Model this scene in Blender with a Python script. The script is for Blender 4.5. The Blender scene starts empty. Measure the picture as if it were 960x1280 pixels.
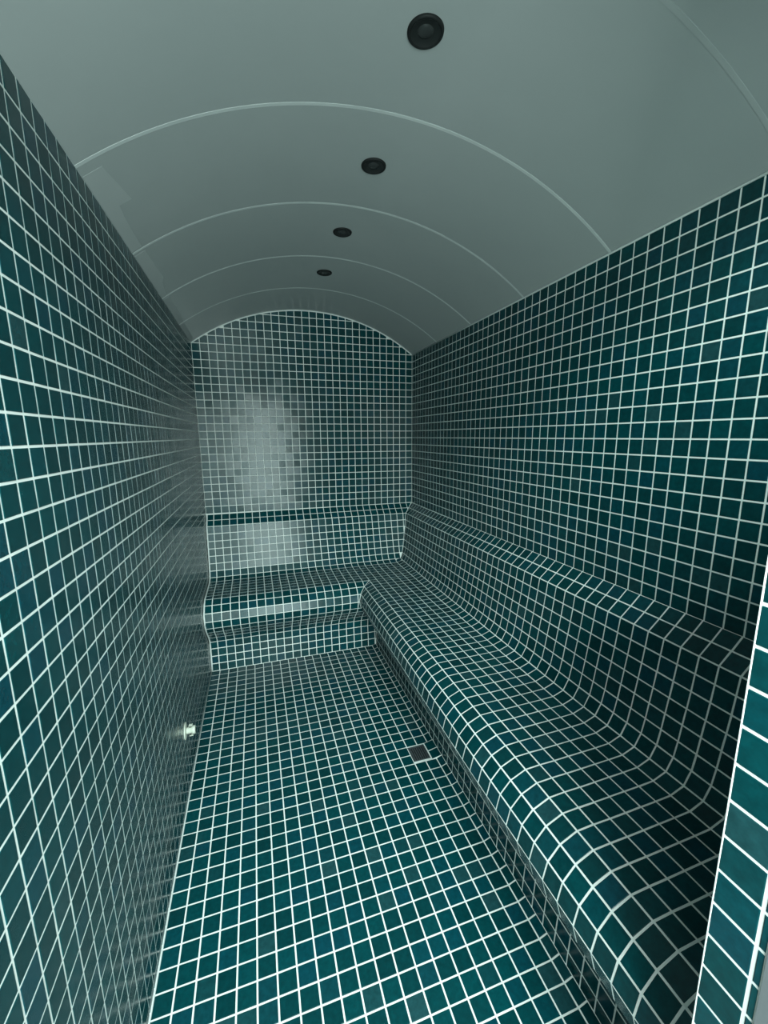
import bpy, math, random
from mathutils import Vector, Matrix

random.seed(7)
S = bpy.context.scene
COL = S.collection
U = 0.05                      # one mosaic pitch in metres; everything below is laid out in pitches

# ------------------------------------------------------------------ camera
FOC, CX, CY = 521.16, 487.93, 640.6
CAM = Vector((6.7435, -18.8535, 28.6977))
M = Matrix(((0.9514, -0.3080, -0.0057), (-0.0609, -0.1699, -0.9836), (0.3019, 0.9361, -0.1804)))
cd = bpy.data.cameras.new('camera')
cam = bpy.data.objects.new('camera', cd)
COL.objects.link(cam)
cd.sensor_fit = 'VERTICAL'
cd.sensor_height = 36.0
cd.sensor_width = 27.0
cd.lens = FOC * 36.0 / 1280.0
cd.shift_x = -(CX - 480.0) / 1280.0
cd.shift_y = (CY - 640.0) / 1280.0
cd.clip_start = 0.02
cd.clip_end = 50
rx, ry, rz = M[0].normalized(), M[1].normalized(), M[2].normalized()
mw = Matrix.Identity(4)
for i in range(3):
    mw[i][0], mw[i][1], mw[i][2], mw[i][3] = rx[i], -ry[i], -rz[i], CAM[i] * U
cam.matrix_world = mw
S.camera = cam

# ------------------------------------------------------------------ world, light, exposure
S.view_settings.view_transform = 'Standard'
S.view_settings.look = 'None'
S.view_settings.gamma = 1.0
S.view_settings.exposure = 0.0
S.cycles.use_denoising = True
S.cycles.max_bounces = 10
S.cycles.diffuse_bounces = 6
wd = bpy.data.worlds.new('dim_hall')
S.world = wd
wd.use_nodes = True
wd.node_tree.nodes['Background'].inputs[0].default_value = (0.80, 1.0, 0.95, 1)
wd.node_tree.nodes['Background'].inputs[1].default_value = 0.18

# the lit hall outside the doorway, behind the photographer
ld = bpy.data.lights.new('hall_daylight', 'AREA')
ld.shape = 'RECTANGLE'
ld.size = 15 * U
ld.size_y = 34 * U
ld.energy = 52.0
ld.color = (0.79, 1.0, 0.96)
lo = bpy.data.objects.new('hall_daylight', ld)
COL.objects.link(lo)
lo.location = (9.5 * U, -34 * U, 22 * U)
lo.rotation_euler = (math.radians(90), 0, 0)       # emits along +y, through the doorway

# two added fill lights, unseen, shining down through the doorway and over the half wall
for ly, watts in ((-28, 42.0), (-44, 80.0)):
    l2 = bpy.data.lights.new('overhead_fill', 'AREA')
    l2.shape = 'RECTANGLE'
    l2.size = 22 * U
    l2.size_y = 10 * U
    l2.energy = watts
    l2.color = (0.79, 1.0, 0.97)
    lo2 = bpy.data.objects.new('overhead_fill', l2)
    COL.objects.link(lo2)
    lo2.location = (9 * U, ly * U, 51 * U)
    lo2.rotation_euler = (math.radians(38), 0, 0)

# ------------------------------------------------------------------ room numbers (pitches)
W, D = 29.80, 41.706          # inner width, back wall distance
YF = -13.14                   # inner face of the doorway wall
ZB = 39.435                   # topmost full grout line on the walls
SPR = 40.435                  # springing of the vault
RISE = 4.92
RAD = ((W / 2) ** 2 + RISE ** 2) / (2 * RISE)
CZ = SPR + RISE - RAD
FP = 1.0365                   # floor mosaic pitch
YL, YR = -2.7235, -3.6527     # grout line offsets of the side walls
JX = 17.075                   # doorway jamb face
G = 0.075                     # grout joint width
H = 0.016                     # how proud a tile stands
def arc_z(x, r=RAD):
    return CZ + math.sqrt(max(0.0, r * r - (x - W / 2) ** 2))

# bench profile: (distance from wall, height), one entry per grout line
PROF = [(0.055, 18.43), (.75, 17.75), (1.5, 17.07), (1.62, 16.07), (1.75, 15.08), (1.90, 14.10), (2.06, 13.12),
        (2.22, 12.14), (2.42, 11.18), (2.84, 10.38), (3.70, 10.06), (4.70, 10.02), (5.68, 10.0), (6.65, 9.98),
        (7.63, 9.96), (8.62, 9.96), (9.58, 9.92), (10.53, 9.50), (11.17, 8.78), (11.40, 7.83), (11.12, 6.88),
        (10.50, 6.12), (9.72, 5.42), (8.98, 4.72), (8.42, 3.90), (8.30, 2.93), (8.38, 1.95), (8.46, 0.98), (8.52, 0.0)]

# ------------------------------------------------------------------ materials
def mat(name, base, rough=0.5, metal=0.0, spec=0.5):
    m = bpy.data.materials.new(name)
    m.use_nodes = True
    b = m.node_tree.nodes['Principled BSDF']
    b.inputs['Base Color'].default_value = (*base, 1)
    b.inputs['Roughness'].default_value = rough
    b.inputs['Metallic'].default_value = metal
    b.inputs['Specular IOR Level'].default_value = spec
    return m, m.node_tree, b

def noise(nt, scale, detail=3.0, rough=0.5):
    tc = nt.nodes.new('ShaderNodeTexCoord')
    n = nt.nodes.new('ShaderNodeTexNoise')
    n.inputs['Scale'].default_value = scale
    n.inputs['Detail'].default_value = detail
    n.inputs['Roughness'].default_value = rough
    geo = nt.nodes.new('ShaderNodeNewGeometry')
    nt.links.new(geo.outputs['Position'], n.inputs['Vector'])
    return n

def tile_material():
    m, nt, b = mat('teal_glaze', (0.005, 0.08, 0.09), 0.20, 0.0, 0.33)
    L, N = nt.links, nt.nodes
    oi = N.new('ShaderNodeObjectInfo')
    ge = N.new('ShaderNodeNewGeometry')
    ad = N.new('ShaderNodeMath'); ad.operation = 'ADD'
    fr = N.new('ShaderNodeMath'); fr.operation = 'FRACT'
    L.new(oi.outputs['Random'], ad.inputs[0]); L.new(ge.outputs['Random Per Island'], ad.inputs[1])
    L.new(ad.outputs[0], fr.inputs[0])
    cr = N.new('ShaderNodeValToRGB')
    e = cr.color_ramp.elements
    e[0].position = 0.0; e[0].color = (0.0013, 0.036, 0.041, 1)
    e[1].position = 1.0; e[1].color = (0.013, 0.060, 0.068, 1)
    for p, c in ((0.35, (0.0014, 0.043, 0.049)), (0.62, (0.0013, 0.051, 0.058)), (0.80, (0.0020, 0.047, 0.065)), (0.93, (0.004, 0.047, 0.054))):
        k = e.new(p); k.color = (*c, 1)
    L.new(fr.outputs[0], cr.inputs[0])
    n = noise(nt, 70.0, 3.0, 0.6)
    mp = N.new('ShaderNodeMapRange')
    mp.inputs['From Min'].default_value = 0.3; mp.inputs['From Max'].default_value = 0.75
    mp.inputs['To Min'].default_value = 0.82; mp.inputs['To Max'].default_value = 1.25
    L.new(n.outputs['Fac'], mp.inputs['Value'])
    mx = N.new('ShaderNodeMix'); mx.data_type = 'RGBA'; mx.blend_type = 'MULTIPLY'
    mx.inputs['Factor'].default_value = 1.0
    L.new(cr.outputs[0], mx.inputs['A']); L.new(mp.outputs[0], mx.inputs['B'])
    L.new(mx.outputs['Result'], b.inputs['Base Color'])
    n2 = noise(nt, 45.0, 2.0)
    bp = N.new('ShaderNodeBump'); bp.inputs['Strength'].default_value = 0.10; bp.inputs['Distance'].default_value = 0.002
    L.new(n2.outputs['Fac'], bp.inputs['Height']); L.new(bp.outputs[0], b.inputs['Normal'])
    return m

def mottled(name, c0, c1, scale, rough, bump=0.0, spec=0.5):
    m, nt, b = mat(name, c0, rough, 0, spec)
    L, N = nt.links, nt.nodes
    n = noise(nt, scale, 4.0, 0.6)
    cr = N.new('ShaderNodeValToRGB')
    cr.color_ramp.elements[0].position = 0.3; cr.color_ramp.elements[0].color = (*c0, 1)
    cr.color_ramp.elements[1].position = 0.7; cr.color_ramp.elements[1].color = (*c1, 1)
    L.new(n.outputs['Fac'], cr.inputs[0]); L.new(cr.outputs[0], b.inputs['Base Color'])
    if bump:
        bp = N.new('ShaderNodeBump'); bp.inputs['Strength'].default_value = bump; bp.inputs['Distance'].default_value = 0.001
        n3 = noise(nt, scale * 12, 3.0)
        L.new(n3.outputs['Fac'], bp.inputs['Height']); L.new(bp.outputs[0], b.inputs['Normal'])
    return m

TILE = tile_material()
GROUT = mottled('cement_grout', (0.80, 0.83, 0.80), (0.88, 0.90, 0.87), 9.0, 0.8, 0.15, 0.2)
SEAL = mottled('white_sealant', (0.78, 0.82, 0.80), (0.86, 0.89, 0.86), 12.0, 0.5, 0.05)
PANEL = mottled('grey_vault_sheet', (0.365, 0.392, 0.39), (0.39, 0.414, 0.412), 2.2, 0.24, 0.05, 0.4)
PATCH = mottled('filler_patch', (0.385, 0.412, 0.41), (0.415, 0.438, 0.436), 4.0, 0.7, 0.1, 0.3)
SEAMM = mottled('joint_filler', (0.54, 0.57, 0.565), (0.60, 0.63, 0.62), 6.0, 0.5, 0.1)
def glass_material():
    m = bpy.data.materials.new('clear_glass')
    m.use_nodes = True
    nt = m.node_tree
    nt.nodes.remove(nt.nodes['Principled BSDF'])
    tr = nt.nodes.new('ShaderNodeBsdfTransparent'); tr.inputs[0].default_value = (0.95, 0.98, 0.97, 1)
    gl = nt.nodes.new('ShaderNodeBsdfGlossy'); gl.inputs['Roughness'].default_value = 0.02
    fr = nt.nodes.new('ShaderNodeFresnel'); fr.inputs['IOR'].default_value = 1.45
    mx = nt.nodes.new('ShaderNodeMixShader')
    nt.links.new(fr.outputs[0], mx.inputs[0]); nt.links.new(tr.outputs[0], mx.inputs[1]); nt.links.new(gl.outputs[0], mx.inputs[2])
    nt.links.new(mx.outputs[0], nt.nodes['Material Output'].inputs['Surface'])
    return m
GLASS = glass_material()
DARKMETAL = mat('dark_anodised_metal', (0.012, 0.014, 0.014), 0.6, 0.0, 0.2)[0]
BAFFLE = mat('black_baffle', (0.012, 0.014, 0.014), 0.5)[0]
LENS = mat('unlit_lens', (0.030, 0.033, 0.033), 0.25)[0]
STEEL = mottled('stained_drain_steel', (0.022, 0.030, 0.034), (0.085, 0.105, 0.115), 110.0, 0.6, 0.2)
HOLE = mat('drain_shadow_gap', (0.006, 0.006, 0.007), 0.8)[0]
WHITEP = mat('white_plastic', (0.62, 0.65, 0.56), 0.35)[0]
DARKP = mat('dark_rubber', (0.02, 0.025, 0.025), 0.6)[0]
FRAME = mottled('grey_door_frame', (0.14, 0.15, 0.16), (0.17, 0.18, 0.19), 5.0, 0.4, 0.05)

# ------------------------------------------------------------------ mesh helpers
def new_mesh(name, verts, faces, m, smooth=False):
    me = bpy.data.meshes.new(name)
    me.from_pydata([tuple(c * U for c in v) for v in verts], [], faces)
    me.materials.append(m)
    if smooth:
        for p in me.polygons:
            p.use_smooth = True
    me.update()
    return me

def link(name, me, parent=None, **props):
    o = bpy.data.objects.new(name, me)
    COL.objects.link(o)
    if parent is not None:
        o.parent = parent
    for k, v in props.items():
        o[k] = v
    return o

def box_data(x0, x1, y0, y1, z0, z1):
    v = [(x, y, z) for z in (z0, z1) for y in (y0, y1) for x in (x0, x1)]
    f = [(0, 2, 3, 1), (4, 5, 7, 6), (0, 1, 5, 4), (2, 6, 7, 3), (0, 4, 6, 2), (1, 3, 7, 5)]
    return v, f

class MB:
    def __init__(self): self.v, self.f = [], []
    def add(self, v, f):
        o = len(self.v)
        self.v += [tuple(p) for p in v]
        self.f += [tuple(i + o for i in q) for q in f]
    def box(self, *a): self.add(*box_data(*a))
    def lathe(self, prof, axis, org, n=28, caps=True):
        """prof: list of (radius, along-axis); axis 'x' or 'z'"""
        v, f = [], []
        for r, h in prof:
            for i in range(n):
                a = 2 * math.pi * i / n
                if axis == 'z':
                    v.append((org[0] + r * math.cos(a), org[1] + r * math.sin(a), org[2] + h))
                else:
                    v.append((org[0] + h, org[1] + r * math.cos(a), org[2] + r * math.sin(a)))
        k = len(prof)
        for j in range(k - 1):
            for i in range(n):
                i2 = (i + 1) % n
                f.append((j * n + i, j * n + i2, (j + 1) * n + i2, (j + 1) * n + i))
        if caps:
            f.append(tuple(range(n))); f.append(tuple(range((k - 1) * n, k * n)))
        self.add(v, f)
    def tube(self, pts, r, n=6):
        v, f = [], []
        P = [Vector(p) for p in pts]
        for i, p in enumerate(P):
            t = (P[min(i + 1, len(P) - 1)] - P[max(i - 1, 0)]).normalized()
            a = t.cross(Vector((0, 0, 1)))
            if a.length < 0.1: a = t.cross(Vector((1, 0, 0)))
            a.normalize(); b = t.cross(a)
            for k in range(n):
                w = 2 * math.pi * k / n
                v.append(p + a * (r * math.cos(w)) + b * (r * math.sin(w)))
        for i in range(len(P) - 1):
            for k in range(n):
                k2 = (k + 1) % n
                f.append((i * n + k, i * n + k2, (i + 1) * n + k2, (i + 1) * n + k))
        f.append(tuple(range(n))); f.append(tuple(range((len(P) - 1) * n, len(P) * n)))
        self.add(v, f)
    def build(self, name, m, parent=None, smooth=False, **props):
        return link(name, new_mesh(name, self.v, self.f, m, smooth), parent, **props)

# ------------------------------------------------------------------ mosaic
def clip(poly, nrm, dist):
    """keep the part of a convex 3D polygon where nrm.p <= dist"""
    out = []
    n = len(poly)
    for i in range(n):
        a, b = poly[i], poly[(i + 1) % n]
        da, db = nrm.dot(a) - dist, nrm.dot(b) - dist
        if da <= 1e-9: out.append(a)
        if (da < -1e-9 and db > 1e-9) or (da > 1e-9 and db < -1e-9):
            out.append(a + (b - a) * (da / (da - db)))
    return out

def inset2(p, d):
    n = len(p)
    res = []
    for i in range(n):
        a, b, c = p[i - 1], p[i], p[(i + 1) % n]
        e1 = (b - a); e2 = (c - b)
        if e1.length < 1e-6 or e2.length < 1e-6: return None
        e1.normalize(); e2.normalize()
        n1 = Vector((-e1.y, e1.x)); n2 = Vector((-e2.y, e2.x))
        k = 1 + n1.dot(n2)
        if k < 0.15: return None
        res.append(b + (n1 + n2) * (d / k))
    return res

def area2(p):
    return 0.5 * sum(p[i].x * p[(i + 1) % len(p)].y - p[(i + 1) % len(p)].x * p[i].y for i in range(len(p)))

def tile_rings(p2):
    """three rings of a pillow-edged tile above a 2D outline (counter-clockwise)"""
    o = inset2(p2, G / 2)
    if not o or area2(o) < 0.03: return None
    q = inset2(o, 0.028)
    if not q or area2(q) < 0.01: return None
    r = inset2(o, 0.008)
    n = len(p2)
    v = [(a.x, a.y, -0.03) for a in o] + [(a.x, a.y, H * 0.4) for a in r] + [(a.x, a.y, H) for a in q]
    f = []
    for k in (0, 1):
        for i in range(n):
            j = (i + 1) % n
            f.append((k * n + i, k * n + j, (k + 1) * n + j, (k + 1) * n + i))
    f.append(tuple(range(2 * n, 3 * n)))
    return v, f

def clean(poly):
    out = []
    for p in poly:
        if not out or (p - out[-1]).length > 0.02: out.append(p)
    if len(out) > 1 and (out[0] - out[-1]).length < 0.02: out.pop()
    return out

Q = (CAM, rx, ry, rz)
def project(p):
    d = p - CAM
    z = rz.dot(d)
    if z < 0.5: return None
    return CX + FOC * rx.dot(d) / z, CY + FOC * ry.dot(d) / z

class Mosaic:
    def __init__(self, host, tilt=0.35, limit=300):
        self.host, self.t, self.tilt, self.limit, self.cache = host, [], tilt, limit, {}
    def quad(self, poly, normal, planes=()):
        poly = [Vector(p) for p in poly]
        nrm = Vector(normal).normalized()
        for a, d in planes:
            poly = clip(poly, a, d)
            if len(poly) < 3: return
        poly = clean(poly)
        if len(poly) < 3: return
        c = sum(poly, Vector()) / len(poly)
        u = (poly[1] - poly[0]); u = (u - nrm * u.dot(nrm)).normalized()
        w = nrm.cross(u)
        p2 = [Vector(((p - c).dot(u), (p - c).dot(w))) for p in poly]
        if area2(p2) < 0:
            poly.reverse(); p2.reverse()
        r = tile_rings(p2)
        if not r: return
        pr = [project(p) for p in poly]
        vis = 0.0
        if all(pr) and nrm.dot(CAM - c) > 0:
            cxm = sum(a[0] for a in pr) / len(pr); cym = sum(a[1] for a in pr) / len(pr)
            if -5 < cxm < 965 and -5 < cym < 1285:
                vis = abs(sum(pr[i][0] * pr[(i + 1) % len(pr)][1] - pr[(i + 1) % len(pr)][0] * pr[i][1] for i in range(len(pr)))) / 2
        a, b = random.gauss(0, self.tilt), random.gauss(0, self.tilt)
        k = min(1.0, 1.6 / (abs(a) + abs(b) + 1e-6))          # no corner dips under the grout
        a, b = a * k, b * k
        R = Matrix((u, w, nrm)).transposed() @ (Matrix.Rotation(math.radians(a), 3, 'X') @ Matrix.Rotation(math.radians(b), 3, 'Y'))
        key = tuple(round(x, 2) for q in p2 for x in q)
        self.t.append((vis, c, R, r, key))
    def finish(self, hidden=None):
        self.t.sort(key=lambda t: -t[0])
        ind = [t for t in self.t[:self.limit] if t[0] > 0]
        rest = self.t[len(ind):]
        for vis, c, R, (v, f), key in ind:
            me = self.cache.get(key)
            if me is None:
                me = self.cache[key] = new_mesh('tile', v, f, TILE)
            o = link('tile', me, self.host)
            m4 = R.to_4x4(); m4.translation = c * U
            o.matrix_world = m4
        if rest:
            mb = MB()
            for vis, c, R, (v, f), key in rest:
                mb.add([c + R @ Vector(p) for p in v], f)
            mb.build('mosaic_tiles', TILE, self.host, kind='stuff')

VX, VY, VZ = Vector((1, 0, 0)), Vector((0, 1, 0)), Vector((0, 0, 1))

# ------------------------------------------------------------------ setting: shells
def poly_prism_y(outline, y0, y1):
    n = len(outline)
    v = [(x, y0, z) for x, z in outline] + [(x, y1, z) for x, z in outline]
    f = [tuple(range(n)), tuple(range(2 * n - 1, n - 1, -1))]
    f += [(i, i + n, (i + 1) % n + n, (i + 1) % n) for i in range(n)]
    return v, f

mb = MB(); mb.box(-1.5, W + 1.5, YF - 1.4, D + 1.5, -1.5, 0.0)
floor = mb.build('floor', GROUT, kind='structure')
mb = MB(); mb.box(-1.5, 0.0, YF - 1.4, D, 0.0, SPR + 0.35)
wall_left = mb.build('wall_left', GROUT, kind='structure')
mb = MB(); mb.box(W, W + 1.5, YF - 1.4, D, 0.0, SPR + 0.35)
wall_right = mb.build('wall_right', GROUT, kind='structure')
NA = 36
arc = [(W * i / NA, arc_z(W * i / NA) + 0.2) for i in range(NA + 1)]
mb = MB()
mb.add(*poly_prism_y([(-1.5, 0.0)] + [(-1.5, SPR + 0.3)] + arc + [(W + 1.5, SPR + 0.3), (W + 1.5, 0.0)], D, D + 1.5))
wall_back = mb.build('wall_back', GROUT, kind='structure')

# doorway wall: solid jamb part on the right, lintel over the opening
mb = MB()
mb.box(JX + 0.03, W, YF - 1.22, YF, 0.0, 26.2)
mb.add(*poly_prism_y([(0.0, 42.2), (W, 42.2)] + [(x, z + 0.05) for x, z in reversed(arc)][1:-1], YF - 1.22, YF))
wall_front = mb.build('wall_front', GROUT, kind='structure')

# ------------------------------------------------------------------ ceiling: bent sheets, filled joints, downlights
seams = [YF, -4.5, 5.2, 14.6, 23.95, 32.85, D]
mb = MB()
segs = 40
def vault(mb, y0, y1, r_in, r_out, x_lo=0.0, x_hi=W):
    a0 = math.atan2(x_lo - W / 2, arc_z(x_lo) - CZ); a1 = math.atan2(x_hi - W / 2, arc_z(x_hi) - CZ)
    v, f = [], []
    for i in range(segs + 1):
        a = a0 + (a1 - a0) * i / segs
        for r in (r_in, r_out):
            for y in (y0, y1):
                v.append((W / 2 + r * math.sin(a), y, CZ + r * math.cos(a)))
    o = len(v)
    v = v + v                                   # end caps get vertices of their own, so that the sheets shade smoothly
    for i in range(segs):
        k, n = 4 * i, 4 * i + 4
        f += [(k, k + 1, n + 1, n), (k + 2, n + 2, n + 3, k + 3)]
        f += [(o + k, o + n, o + n + 2, o + k + 2), (o + k + 1, o + k + 3, o + n + 3, o + n + 1)]
    f += [(o, o + 2, o + 3, o + 1), (o + 4 * segs, o + 4 * segs + 1, o + 4 * segs + 3, o + 4 * segs + 2)]
    mb.add(v, f)
vault(mb, YF - 1.2, D, RAD + 0.25, RAD + 0.9)
ceiling = mb.build('ceiling', PANEL, kind='structure', smooth=False)
for y0, y1 in zip(seams[:-1], seams[1:]):
    mb = MB(); vault(mb, y0 + 0.09, y1 - 0.09, RAD, RAD + 0.25)
    o = mb.build('ceiling_panel', PANEL, ceiling)
    for p in o.data.polygons:
        p.use_smooth = abs(p.normal.y) < 0.5
for y in seams[1:-1]:
    mb = MB(); vault(mb, y - 0.10, y + 0.10, RAD - 0.012, RAD + 0.24)
    o = mb.build('joint_filler', SEAMM if y > 0 else PATCH, ceiling)
    for p in o.data.polygons:
        p.use_smooth = abs(p.normal.y) < 0.5
# smeared filler patches along the left springing
for pts in ([(6.0, .85), (7.8, 1.1), (9.3, 1.3), (8.85, .7), (10.5, .62), (12.6, .6), (14.3, .62)],
            [(15.0, .66), (17.5, .74), (20.2, .82), (21.0, .6), (22.6, .47), (23.7, .45)],
            [(24.3, .47), (28.0, .5), (32.4, .53)], [(33.2, .5), (38.0, .45), (41.2, .4)]):
    v, f = [], []
    K = 5
    for y, xm in pts:
        for off in (-0.010, 0.01):
            for k in range(K + 1):
                x = 0.03 + (xm - 0.03) * k / K
                a = math.atan2(x - W / 2, arc_z(x) - CZ)
                r = RAD + off
                v.append((W / 2 + r * math.sin(a), y, CZ + r * math.cos(a)))
    n = 2 * (K + 1)
    for i in range(len(pts) - 1):
        for k in range(K):
            f.append((i * n + k, i * n + k + 1, (i + 1) * n + k + 1, (i + 1) * n + k))
        f.append((i * n + K, i * n + K + K + 1, (i + 1) * n + K + K + 1, (i + 1) * n + K))
    for i in (0, len(pts) - 1):
        f += [(i * n + k, i * n + k + 1, i * n + k + K + 2, i * n + k + K + 1) for k in range(K)]
    mb = MB(); mb.add(v, f)
    mb.build('filler_patch', PATCH, ceiling)
# sealant lines where the vault meets the walls
mb = MB(); mb.tube([(x, D - 0.06, arc_z(x) - 0.05) for x in [W * i / 40 for i in range(41)]], 0.09)
mb.build('sealant_bead', SEAL, ceiling, smooth=True)
mb = MB(); mb.tube([(W - 0.05, y, SPR - 0.05) for y in (YF, 0, 20, D)], 0.065)
mb.build('sealant_bead', SEAL, ceiling, smooth=True)

def downlight(x, y, label):
    z = arc_z(x)
    tilt = (x - W / 2) / RAD
    root = link('recessed_downlight', None, None, label=label, category='light', group='recessed downlights along the vault')
    root.location = (x * U, y * U, z * U)
    root.rotation_euler = (0, tilt, 0)
    m = MB(); m.lathe([(0.60, 0.02), (0.75, 0.02), (0.78, -0.01), (0.76, -0.09), (0.70, -0.12), (0.64, -0.10), (0.60, -0.05)], 'z', (0, 0, 0), 40, False)
    m.f.append(tuple(range(40)))
    m.build('trim_ring', DARKMETAL, root, True)
    m = MB(); m.lathe([(0.63, -0.10), (0.54, -0.06), (0.42, -0.03), (0.33, -0.02)], 'z', (0, 0, 0), 40, False)
    m.build('baffle', BAFFLE, root, True)
    m = MB(); m.lathe([(0.34, -0.015), (0.32, -0.045), (0.22, -0.075), (0.10, -0.09), (0.02, -0.093)], 'z', (0, 0, 0), 32, True)
    m.build('lens', LENS, root, True)
    m = MB()
    for a in (0.6, 0.6 + math.pi):
        px, py = 0.66 * math.cos(a), 0.66 * math.sin(a)
        m.lathe([(0.035, -0.10), (0.035, -0.125), (0.015, -0.13)], 'z', (px, py, 0), 8, True)
    m.build('clip_screw', DARKMETAL, root)
    return root
downlight(14.64, 0.44, 'large dark round downlight nearest the camera at the top of the grey vault')
downlight(14.95, 9.58, 'dark round downlight second from the camera, past the first curved ceiling joint')
downlight(14.81, 18.66, 'small dark round downlight third from the camera along the grey vault')
downlight(14.77, 27.74, 'smallest dark downlight, farthest along the vault near the back wall')

# ------------------------------------------------------------------ mosaics of the shell
def in_bench(d, z, grow=0.0):
    """inside the bench cross-section?"""
    pts = PROF + [(0, 0)]
    c = False
    for i in range(len(pts)):
        (x1, y1), (x2, y2) = pts[i], pts[(i + 1) % len(pts)]
        if (y1 > z) != (y2 > z) and d < (x2 - x1) * (z - y1) / (y2 - y1) + x1: c = not c
    return c

# left wall (faces +x)
ms = Mosaic(wall_left)
rows_z = [SPR + 0.02] + [ZB - k for k in range(0, 40)] + [0.0]
ys = [YF] + [YL + c for c in range(-10, 45)] + [D]
for zt, zb_ in zip(rows_z[:-1], rows_z[1:]):
    for y0, y1 in zip(ys[:-1], ys[1:]):
        corners = [(y0, zb_), (y1, zb_), (y0, zt), (y1, zt)]
        if all(in_bench(D - y, z) for y, z in corners): continue
        ms.quad([(0, y0, zb_), (0, y1, zb_), (0, y1, zt), (0, y0, zt)], (1, 0, 0))
ms.finish()

# right wall above the bench ledge (faces -x)
ms = Mosaic(wall_right)
rows_zr = [SPR + 0.02] + [ZB - k for k in range(0, 22)]
ysr = [YF] + [YR + c for c in range(-9, 46)] + [D]
for zt, zb_ in zip(rows_zr[:-1], rows_zr[1:]):
    for y0, y1 in zip(ysr[:-1], ysr[1:]):
        ms.quad([(W, y1, zb_), (W, y0, zb_), (W, y0, zt), (W, y1, zt)], (-1, 0, 0))
ms.finish()

# back wall (faces -y), clipped by the vault
ms = Mosaic(wall_back, tilt=0.6)
PB = W / 30.0
arcp = []
for i in range(24):
    xm = W * (i + 0.5) / 24
    a = math.atan2(xm - W / 2, arc_z(xm) - CZ)
    nv = Vector((math.sin(a), 0, math.cos(a)))
    arcp.append((nv, nv.dot(Vector((W / 2, 0, CZ))) + RAD - 0.02))
rows_zb = [ZB + k for k in range(7, 0, -1)] + [ZB - k for k in range(0, 22)]
for zt, zb_ in zip(rows_zb[:-1], rows_zb[1:]):
    for j in range(30):
        x0, x1 = j * PB, (j + 1) * PB
        ms.quad([(x0, D, zb_), (x1, D, zb_), (x1, D, zt), (x0, D, zt)], (0, -1, 0), arcp if zt > SPR - 0.5 else ())
ms.finish()

# floor, cut strip along the side bench tilted up, drain left open
ms = Mosaic(floor)
XB = W - PROF[-1][0]          # foot of the side bench
YBK = D - PROF[-1][0]         # foot of the back bench
nrow = int((YBK) / FP) + 2
for k in range(-13, nrow):
    y0, y1 = k * FP, min((k + 1) * FP, YBK)
    if y0 < YF: y0 = YF
    if y1 - y0 < 0.15: continue
    for j in range(0, 20):
        if k in (11, 12) and j in (18, 19): continue
        ms.quad([(max(j * FP, 0.03), y0, 0), ((j + 1) * FP, y0, 0), ((j + 1) * FP, y1, 0), (max(j * FP, 0.03), y1, 0)], (0, 0, 1))
    xs0 = 20 * FP
    if k in (11, 12): xs0 = 19.62 * FP
    rise = 0.20
    n = Vector((-rise, 0, XB - 20 * FP)).normalized()
    zz0 = 0.0
    ms.quad([(xs0, y0, zz0), (XB, y0, rise), (XB, y1, rise), (xs0, y1, zz0)], Vector((-(rise - zz0), 0, XB - xs0)))
# slivers left and right of the drain
ms.finish()
mb = MB()          # grout wedge under the tilted strip
mb.add([(20 * FP, YF, 0.0), (XB, YF, 0.20), (XB + 0.6, YF, 0.2), (XB + 0.6, YF, -0.2), (20 * FP, YF, -0.2),
        (20 * FP, YBK, 0.0), (XB, YBK, 0.20), (XB + 0.6, YBK, 0.2), (XB + 0.6, YBK, -0.2), (20 * FP, YBK, -0.2)],
       [(0, 1, 6, 5), (1, 2, 7, 6), (2, 3, 8, 7), (3, 4, 9, 8), (4, 0, 5, 9), (4, 3, 2, 1, 0), (5, 6, 7, 8, 9)])
mb.add([(19.58 * FP, 11 * FP, 0.0), (XB, 11 * FP, 0.20), (XB + 0.3, 11 * FP, -0.2), (19.58 * FP, 11 * FP, -0.2),
        (19.58 * FP, 13 * FP, 0.0), (XB, 13 * FP, 0.20), (XB + 0.3, 13 * FP, -0.2), (19.58 * FP, 13 * FP, -0.2)],
       [(0, 1, 5, 4), (1, 2, 6, 5), (2, 3, 7, 6), (3, 0, 4, 7), (3, 2, 1, 0), (4, 5, 6, 7)])
mb.build('cove_fillet', GROUT, floor)
mb = MB(); mb.tube([(0.0, y, 0.0) for y in (YF, 0, 15, YBK)], 0.10)
mb.build('sealant_bead', SEAL, floor, smooth=True)

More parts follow.
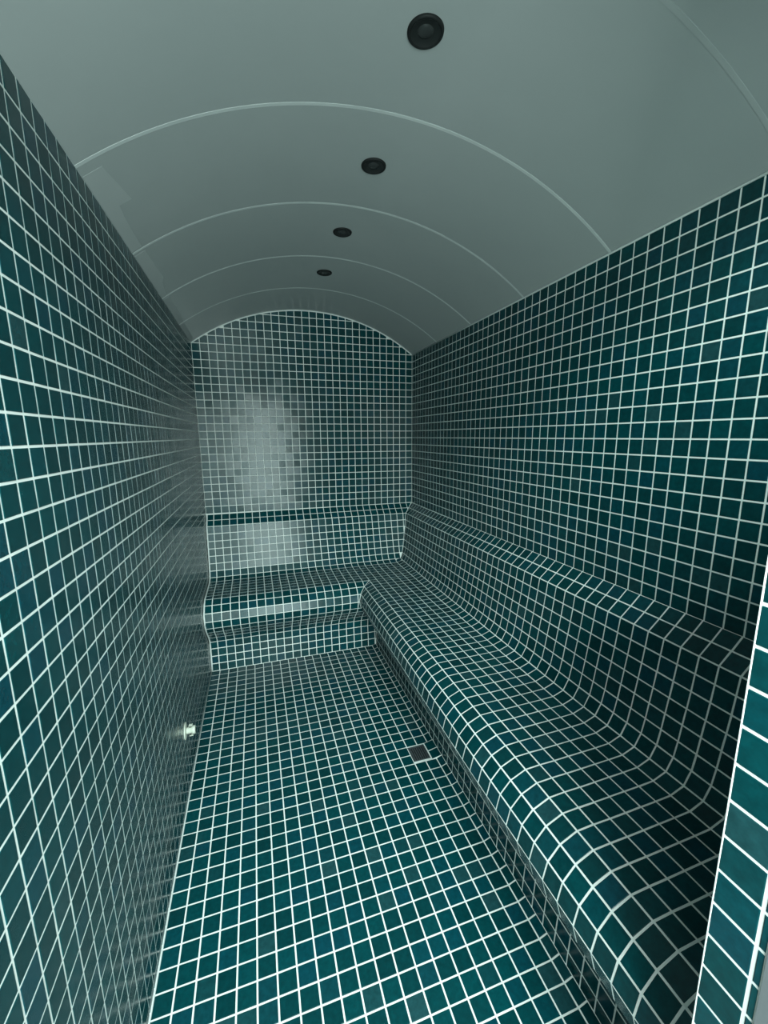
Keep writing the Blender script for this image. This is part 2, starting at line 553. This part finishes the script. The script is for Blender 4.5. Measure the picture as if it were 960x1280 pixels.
# ------------------------------------------------------------------ bench
bench = link('tiled_bench', None, None, label='L-shaped built-in bench clad in teal mosaic along the right and back walls', category='bench')
def clamp(t): return max(0.0, min(1.0, t))
def lift(p):
    """the bench is not quite level: it rises a little along the side run towards the doorway"""
    x, y, z = p
    o = -0.10 * clamp((18.3 - x) / 18.3) + 0.17 * clamp((30.2 - y) / 28.85)
    o += 0.0205 * max(0.0, 1.35 - y) * clamp((14 - z) / 3.4)
    return Vector((x, y, z + o * clamp(z / 8)))
def body(name, i0, i1, inner):
    """solid L-shaped piece between profile points i0..i1; inner = closing points at the wall side"""
    prof = [PROF[i] for i in range(i0, i1 + 1)] + [(max(d, 0.055), z) for d, z in inner]
    n = len(prof)
    v = []
    v += [lift((0.055, D - d, z)) for d, z in prof]
    v += [lift((18.3, D - d, z)) for d, z in prof]
    v += [lift((W - d, D - d, z)) for d, z in prof]
    v += [lift((W - d, 30.2, z)) for d, z in prof]
    v += [lift((W - d, 1.35, z)) for d, z in prof]
    v += [lift((W - d, YF + 0.06, z)) for d, z in prof]
    f = [tuple(range(n)), tuple(range(6 * n - 1, 5 * n - 1, -1))]
    for s in range(5):
        for i in range(n):
            j = (i + 1) % n
            f.append((s * n + i, s * n + j, (s + 1) * n + j, (s + 1) * n + i))
    m = MB(); m.add(v, f)
    return m.build(name, GROUT, bench)
body('backrest', 0, 9, [(0.0, 10.38)])
body('seat', 9, 17, [(9.9, 9.0), (3.0, 9.2), (0.0, 9.6), (0.0, 10.38)])
body('bench_front', 17, 28, [(0.0, 0.0), (0.0, 9.6), (3.0, 9.2), (9.9, 9.0)])
ms = Mosaic(bench, tilt=0.5)
mit_b = (Vector((1, -1, 0)), W - D)       # back run keeps x - y <= W - D
mit_r = (Vector((-1, 1, 0)), D - W)
I0, I1 = 9, 16                            # flat seat rows: one continuous grid round the corner
def prof_z(d):
    for (d0, z0), (d1, z1) in zip(PROF[:17], PROF[1:18]):
        if d0 <= d <= d1: return z0 + (z1 - z0) * (d - d0) / (d1 - d0)
    return PROF[17][1]
def col_x(j, i):
    """column line j of the back run at profile point i: drifts to meet the rows of the side run"""
    x = W * j / 30.0
    if j >= 19:
        dl = (W - PROF[min(max(36 - j, 9), 17)][0]) - x if j <= 27 else 0.14 * (30 - j) / 3
    else:
        dl = 0.40 * clamp((j - 8) / 11)
    return max(0.06, x + dl * clamp((i - 2) / 7))
def bench_quad(pts, want, planes=()):
    p = [lift(q) for q in pts]
    nrm = (p[2] - p[0]).cross(p[3] - p[1])
    if nrm.dot(Vector(want)) < 0: nrm = -nrm
    ms.quad(p, nrm, planes)
for i in range(len(PROF) - 1):
    (d0, z0), (d1, z1) = PROF[i], PROF[i + 1]
    tx, tz = d1 - d0, z1 - z0              # along the profile, away from the wall
    nd, nz = -tz, tx                       # outward: up on the seat, away from the wall on the backrest
    flat = I0 <= i < I1
    for j in range(27 if flat else 30):
        xa, xb, xc, xd = col_x(j, i), col_x(j + 1, i), col_x(j + 1, i + 1), col_x(j, i + 1)
        if flat:
            q = [(x, D - d, max(z, prof_z(W - x))) for x, d, z in ((xa, d0, z0), (xb, d0, z0), (xc, d1, z1), (xd, d1, z1))]
            bench_quad(q, (0, -nd, nz))
        else:
            bench_quad([(xa, D - d0, z0), (xb, D - d0, z0), (xc, D - d1, z1), (xd, D - d1, z1)], (0, -nd, nz), (mit_b,))
    for y0, y1 in zip(ysr[:-1], ysr[1:]):
        y0 = max(y0, YF + 0.06)
        pl = (mit_r,)
        if flat:
            y1 = min(y1, D - PROF[I1][0]); pl = ()
            if y1 - y0 < 0.1: continue
        bench_quad([(W - d0, y0, z0), (W - d0, y1, z0), (W - d1, y1, z1), (W - d1, y0, z1)], (-nd, 0, nz), pl)
ms.finish()
m = MB(); m.tube([lift((0.15, D - max(d, 0.15), z)) for d, z in PROF], 0.09)
m.build('sealant_bead', SEAL, bench, True)
m = MB(); m.tube([(W - d - 0.01, D - d - 0.01, z) for d, z in [(0.12, 18.36)] + PROF[1:10]], 0.06)
m.build('sealant_bead', SEAL, bench, True)

# ------------------------------------------------------------------ doorway jamb and frame
ms = Mosaic(wall_front)
y_in, y_g, y_out = YF + 0.02, YF - 1.0, YF - 1.22
zs = [26.17] + [k + 0.05 for k in range(25, -1, -1)] + [0.0]
for zt, zb_ in zip(zs[:-1], zs[1:]):
    ms.quad([(JX + 0.03, y_in, zb_), (JX + 0.03, y_g, zb_), (JX + 0.03, y_g, zt), (JX + 0.03, y_in, zt)], (-1, 0, 0))
    ms.quad([(JX + 0.03, y_g, zb_), (JX + 0.03, y_out, zb_), (JX + 0.03, y_out, zt), (JX + 0.03, y_g, zt)], (-1, 0, 0))
ms.finish()
m = MB(); m.tube([(JX + 0.04, YF - 0.01, z) for z in (0, 13, 26.15)], 0.03)
m.build('sealant_bead', SEAL, wall_front, True)
m = MB(); m.box(JX + 0.14, W, YF - 0.30, YF - 0.14, 26.2, 42.2)
window_1 = m.build('window_1', GLASS, kind='structure')
m = MB(); m.box(JX + 0.09, JX + 0.22, YF - 0.34, YF - 0.06, 26.2, 42.2)
m.build('edge_seal', SEAL, window_1)
m = MB(); m.box(JX - 0.02, JX + 1.6, YF - 4.2, YF - 1.23, 0, 26.2)
trim = m.build('trim_1', FRAME, kind='structure')

# ------------------------------------------------------------------ floor drain
DX, DY = 18.78 * FP, 12.04 * FP
drain = link('floor_drain', None, None, label='small square dark metal drain grate in the floor beside the long bench', category='drain')
drain.location = (DX * U, DY * U, 0)
hw, hd = 0.775 * FP, 0.85 * FP
m = MB()
for a in ((-hw, hw, -hd, -hd + 0.10), (-hw, hw, hd - 0.10, hd), (-hw, -hw + 0.10, -hd + 0.10, hd - 0.10), (hw - 0.10, hw, -hd + 0.10, hd - 0.10)):
    m.box(*a, -0.02, 0.035)
m.build('grate_frame', STEEL, drain)
m = MB(); m.box(-hw + 0.10, hw - 0.10, -hd + 0.10, hd - 0.10, -0.02, 0.006)
m.build('drain_well', HOLE, drain)
n_s = 7
wdt = (2 * (hw - 0.10)) / n_s
for i in range(n_s):
    m = MB(); x0 = -hw + 0.10 + i * wdt
    m.box(x0 + 0.055, x0 + wdt - 0.055, -hd + 0.10, hd - 0.26, 0.006, 0.026)
    m.build('slat', STEEL, drain)
m = MB(); m.box(-hw + 0.12, hw - 0.12, hd - 0.19, hd - 0.12, 0.006, 0.026)
m.build('cross_bar', STEEL, drain)

# ------------------------------------------------------------------ steam nozzle on the left wall
nz_ = link('steam_nozzle', None, None, label='small white steam nozzle sticking out low on the left tiled wall', category='nozzle')
nz_.location = (0.03 * U, 14.99 * U, 5.2 * U)
m = MB(); m.lathe([(0.66, 0.0), (0.68, 0.03), (0.64, 0.07), (0.40, 0.10)], 'x', (0, 0, 0), 32)
m.build('wall_flange', WHITEP, nz_, True)
m = MB(); m.lathe([(0.24, 0.12), (0.26, 0.16), (0.26, 0.52), (0.32, 0.56), (0.33, 0.66), (0.31, 0.76), (0.20, 0.78)], 'x', (0, 0, 0), 24)
m.build('spout', WHITEP, nz_, True)
m = MB(); m.lathe([(0.19, 0.775), (0.19, 0.795), (0.05, 0.795)], 'x', (0, 0, 0), 20)
m.build('outlet_hole', DARKP, nz_, True)
for s in (-1, 1):
    m = MB(); m.box(0.30, 0.58, -0.12, 0.12, *sorted((s * 0.43, s * 0.47)))
    t = m.build('guard_tab', WHITEP, nz_)
    m = MB(); m.box(0.34, 0.42, -0.06, 0.06, *sorted((s * 0.22, s * 0.44)))
    m.build('tab_post', DARKP, t)
